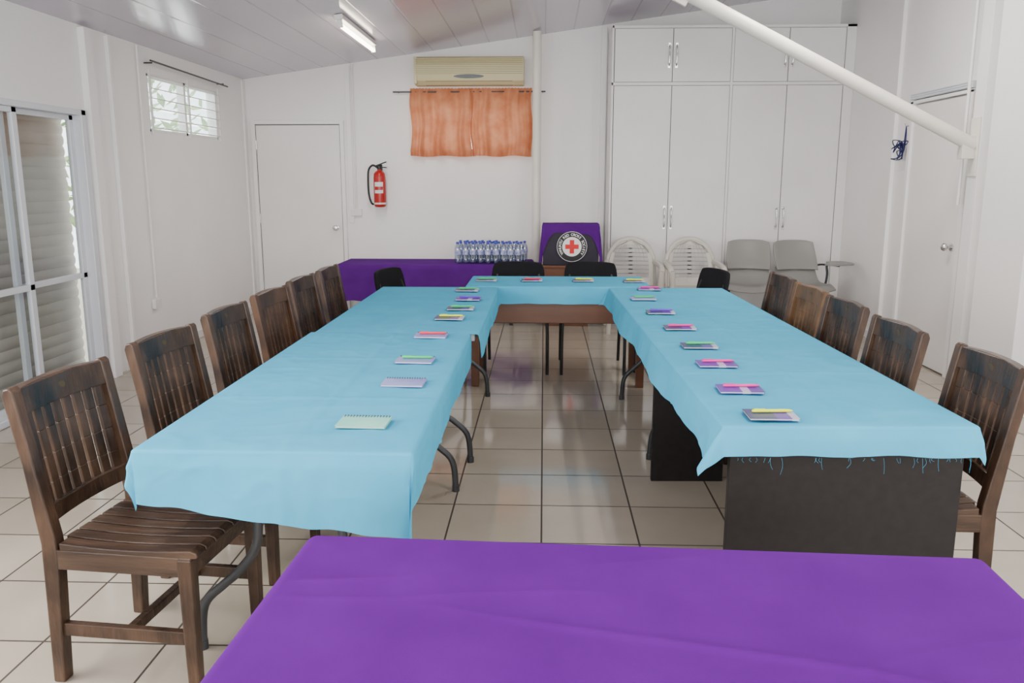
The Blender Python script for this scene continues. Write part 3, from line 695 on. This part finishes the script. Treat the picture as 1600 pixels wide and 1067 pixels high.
# ---------------------------------------------------------------- emblem box
q=B(); 
r=thing('side_cabinet','small brown wooden cabinet standing beside white pipe column','cabinet',(.24,8.62,0))
q.ab(-.24,.24,-.2,.2,.06,.60); q.ab(-.25,.25,-.21,.21,.60,.625); q.ab(-.22,.22,-.18,.18,0,.06); q.obj('body',M_brown,r,bev=.003)
for s in(-1,1):
    q=B(); q.ab(min(s*.005,s*.225),max(s*.005,s*.225),-.212,-.2005,.08,.585); dd=q.obj('cabinet_door',M_brown,r,bev=.002)
    q=B(); q.lathe([(.006,0),(.006,-.012),(.011,-.018),(.006,-.024)],(s*.03,-.212,.36),12,'y'); q.obj('knob',M_chrome,dd)
r=thing('display_box','dark display box draped with purple cloth bearing round emblem','box',(.275,8.58,.626))
q=B(); q.ab(-.28,.28,-.15,.15,0,.41); q.obj('body',M_boxdark,r,bev=.004)
R0=.412
def dr(u,v):
    cx=min(max(u,-.283),.283); cy=min(max(v,-.153),.153); ox=u-cx; oy=v-cy; rr=math.hypot(ox,oy)
    if rr<1e-6: return (u,v,R0+.002+.002*noise.noise(Vector((u*12,v*12,0))))
    k=.05+.04*math.sin(u*26+v*23)
    if oy<0: rr*=1+.15*math.sin(u*14+1)+2.6*min(1,(abs(u)/.283))**5
    rr=min(rr,.395)
    return (cx+ox/max(1e-6,math.hypot(ox,oy))*(.006+k*rr),cy+oy/max(1e-6,math.hypot(ox,oy))*(.006+k*rr),R0+.002-rr)
q=B(); q.grid(dr,lin(-.283-.28,-.283,9)+lin(-.283,.283,30)[1:]+lin(.283,.563,9)[1:],lin(-.153-.09,-.153,10)+lin(-.153,.153,8)[1:]+lin(.153,.3,5)[1:]); q.obj('purple_drape',M_dpurple,r,smooth=True)
e=bpy.data.objects.new('round_emblem',None); COL.objects.link(e); e.parent=r; e.location=(.01,-.187,.19); e.scale=(.90,.90,.90); e['label']='round emblem with red cross and ring of lettering'
def disc(R1,y0,y1,m,nm): 
    q=B(); q.prism([(R1*math.cos(a),R1*math.sin(a)) for a in lin(0,2*pi,64)[:-1]],y0,y1,'xz'); return q.obj(nm,m,e)
disc(.168,.0,.012,M_logowhite,'emblem_rim'); disc(.163,-.002,.0,M_logoblack,'emblem_ring'); disc(.108,-.004,-.002,M_logowhite,'emblem_centre')
q=B(); a=.025; L_=.075
q.prism([(-a,-L_),(a,-L_),(a,-a),(L_,-a),(L_,a),(a,a),(a,L_),(-a,L_),(-a,a),(-L_,a),(-L_,-a),(-a,-a)],-.006,-.004,'xz'); q.obj('red_cross',M_logored,e)
def letters(text,Rad,a0,a1,size,q):
    n_=len(text)
    for i,ch in enumerate(text):
        if ch==' ': continue
        ang=a0+(a1-a0)*i/(n_-1)
        cu=bpy.data.curves.new('t','FONT'); cu.body=ch; cu.size=size; cu.align_x='CENTER'; cu.extrude=.0006; cu.offset=.0006
        to=bpy.data.objects.new('t',cu); COL.objects.link(to); bpy.context.view_layer.update()
        me=to.evaluated_get(bpy.context.evaluated_depsgraph_get()).to_mesh().copy()
        M_=Matrix.Translation((Rad*math.cos(ang),-.0032,Rad*math.sin(ang)))@Matrix.Rotation(pi/2-ang,4,'Y')@Matrix.Rotation(pi/2,4,'X')
        me.transform(M_); q.bm.from_mesh(me)
        bpy.data.objects.remove(to); bpy.data.curves.remove(cu)
q=B(); letters('VANUATU RED CROSS SOCIETY',.121,math.radians(215),math.radians(-35),.040,q); q.obj('emblem_lettering',M_logowhite,e)

# ---------------------------------------------------------------- bottles
def bottle():
    r=thing('water_bottle','clear plastic water bottle with blue cap and label','bottle',(0,0,0),0,'water bottles on purple-covered table')
    q=B(); q.lathe([(.027,0),(.031,.006),(.0315,.06),(.030,.075),(.0315,.09),(.0315,.145),(.027,.170),(.014,.190),(.0125,.205)],seg=16); q.obj('body',M_bottle,r,smooth=True)
    q=B(); q.lathe([(.0145,.196),(.0148,.198),(.0148,.214),(.013,.217)],seg=14); q.obj('cap',M_cap,r,smooth=True)
    q=B(); q.lathe([(.0322,.088),(.0322,.138)],seg=16); q.obj('bottle_label',M_blabel,r,smooth=True)
    return r
bt=None; random.seed(11)
for j in range(4):
    for i in range(9):
        p=(-.88+i*.078+random.uniform(-.005,.005)+.03*(j%3),8.53+j*.085+random.uniform(-.006,.006),.634)
        if p[0]>-.19 or (j==3 and i>5): continue
        if bt is None: bt=bottle(); bt.location=p
        else: dup(bt,p,random.uniform(0,6))

# ---------------------------------------------------------------- light, world, camera
def area(name,loc,rot,sx,sy,e,col):
    l=bpy.data.lights.new(name,'AREA'); l.shape='RECTANGLE'; l.size=sx; l.size_y=sy; l.energy=e; l.color=col
    o=bpy.data.objects.new(name,l); COL.objects.link(o); o.location=loc; o.rotation_euler=rot
area('window_daylight',(0,YF-.15,1.6),(pi/2,0,0),5.4,1.3,205,(1,.985,.965))
area('right_area_light',(XR-.05,1.2,1.5),(0,pi/2,0),1.6,2.4,42,(1,.975,.94))  # unseen area light before the right wall, which has no opening here
area('left_fill_light',(XL+.05,1.4,1.7),(0,-pi/2,0),1.1,2.4,140,(1,.985,.96))  # unseen area light added to brighten the right wall; left wall is solid here
w=bpy.data.worlds.new('World'); SC.world=w; w.use_nodes=True
bg=w.node_tree.nodes['Background']; bg.inputs[0].default_value=(.95,.98,1,1); bg.inputs[1].default_value=5.5
cam=bpy.data.cameras.new('Camera'); cam.lens=29.25; cam.sensor_width=36
co=bpy.data.objects.new('Camera',cam); COL.objects.link(co); co.location=(0,0,H); co.rotation_euler=(math.radians(78.97),0,math.radians(2.16)); SC.camera=co
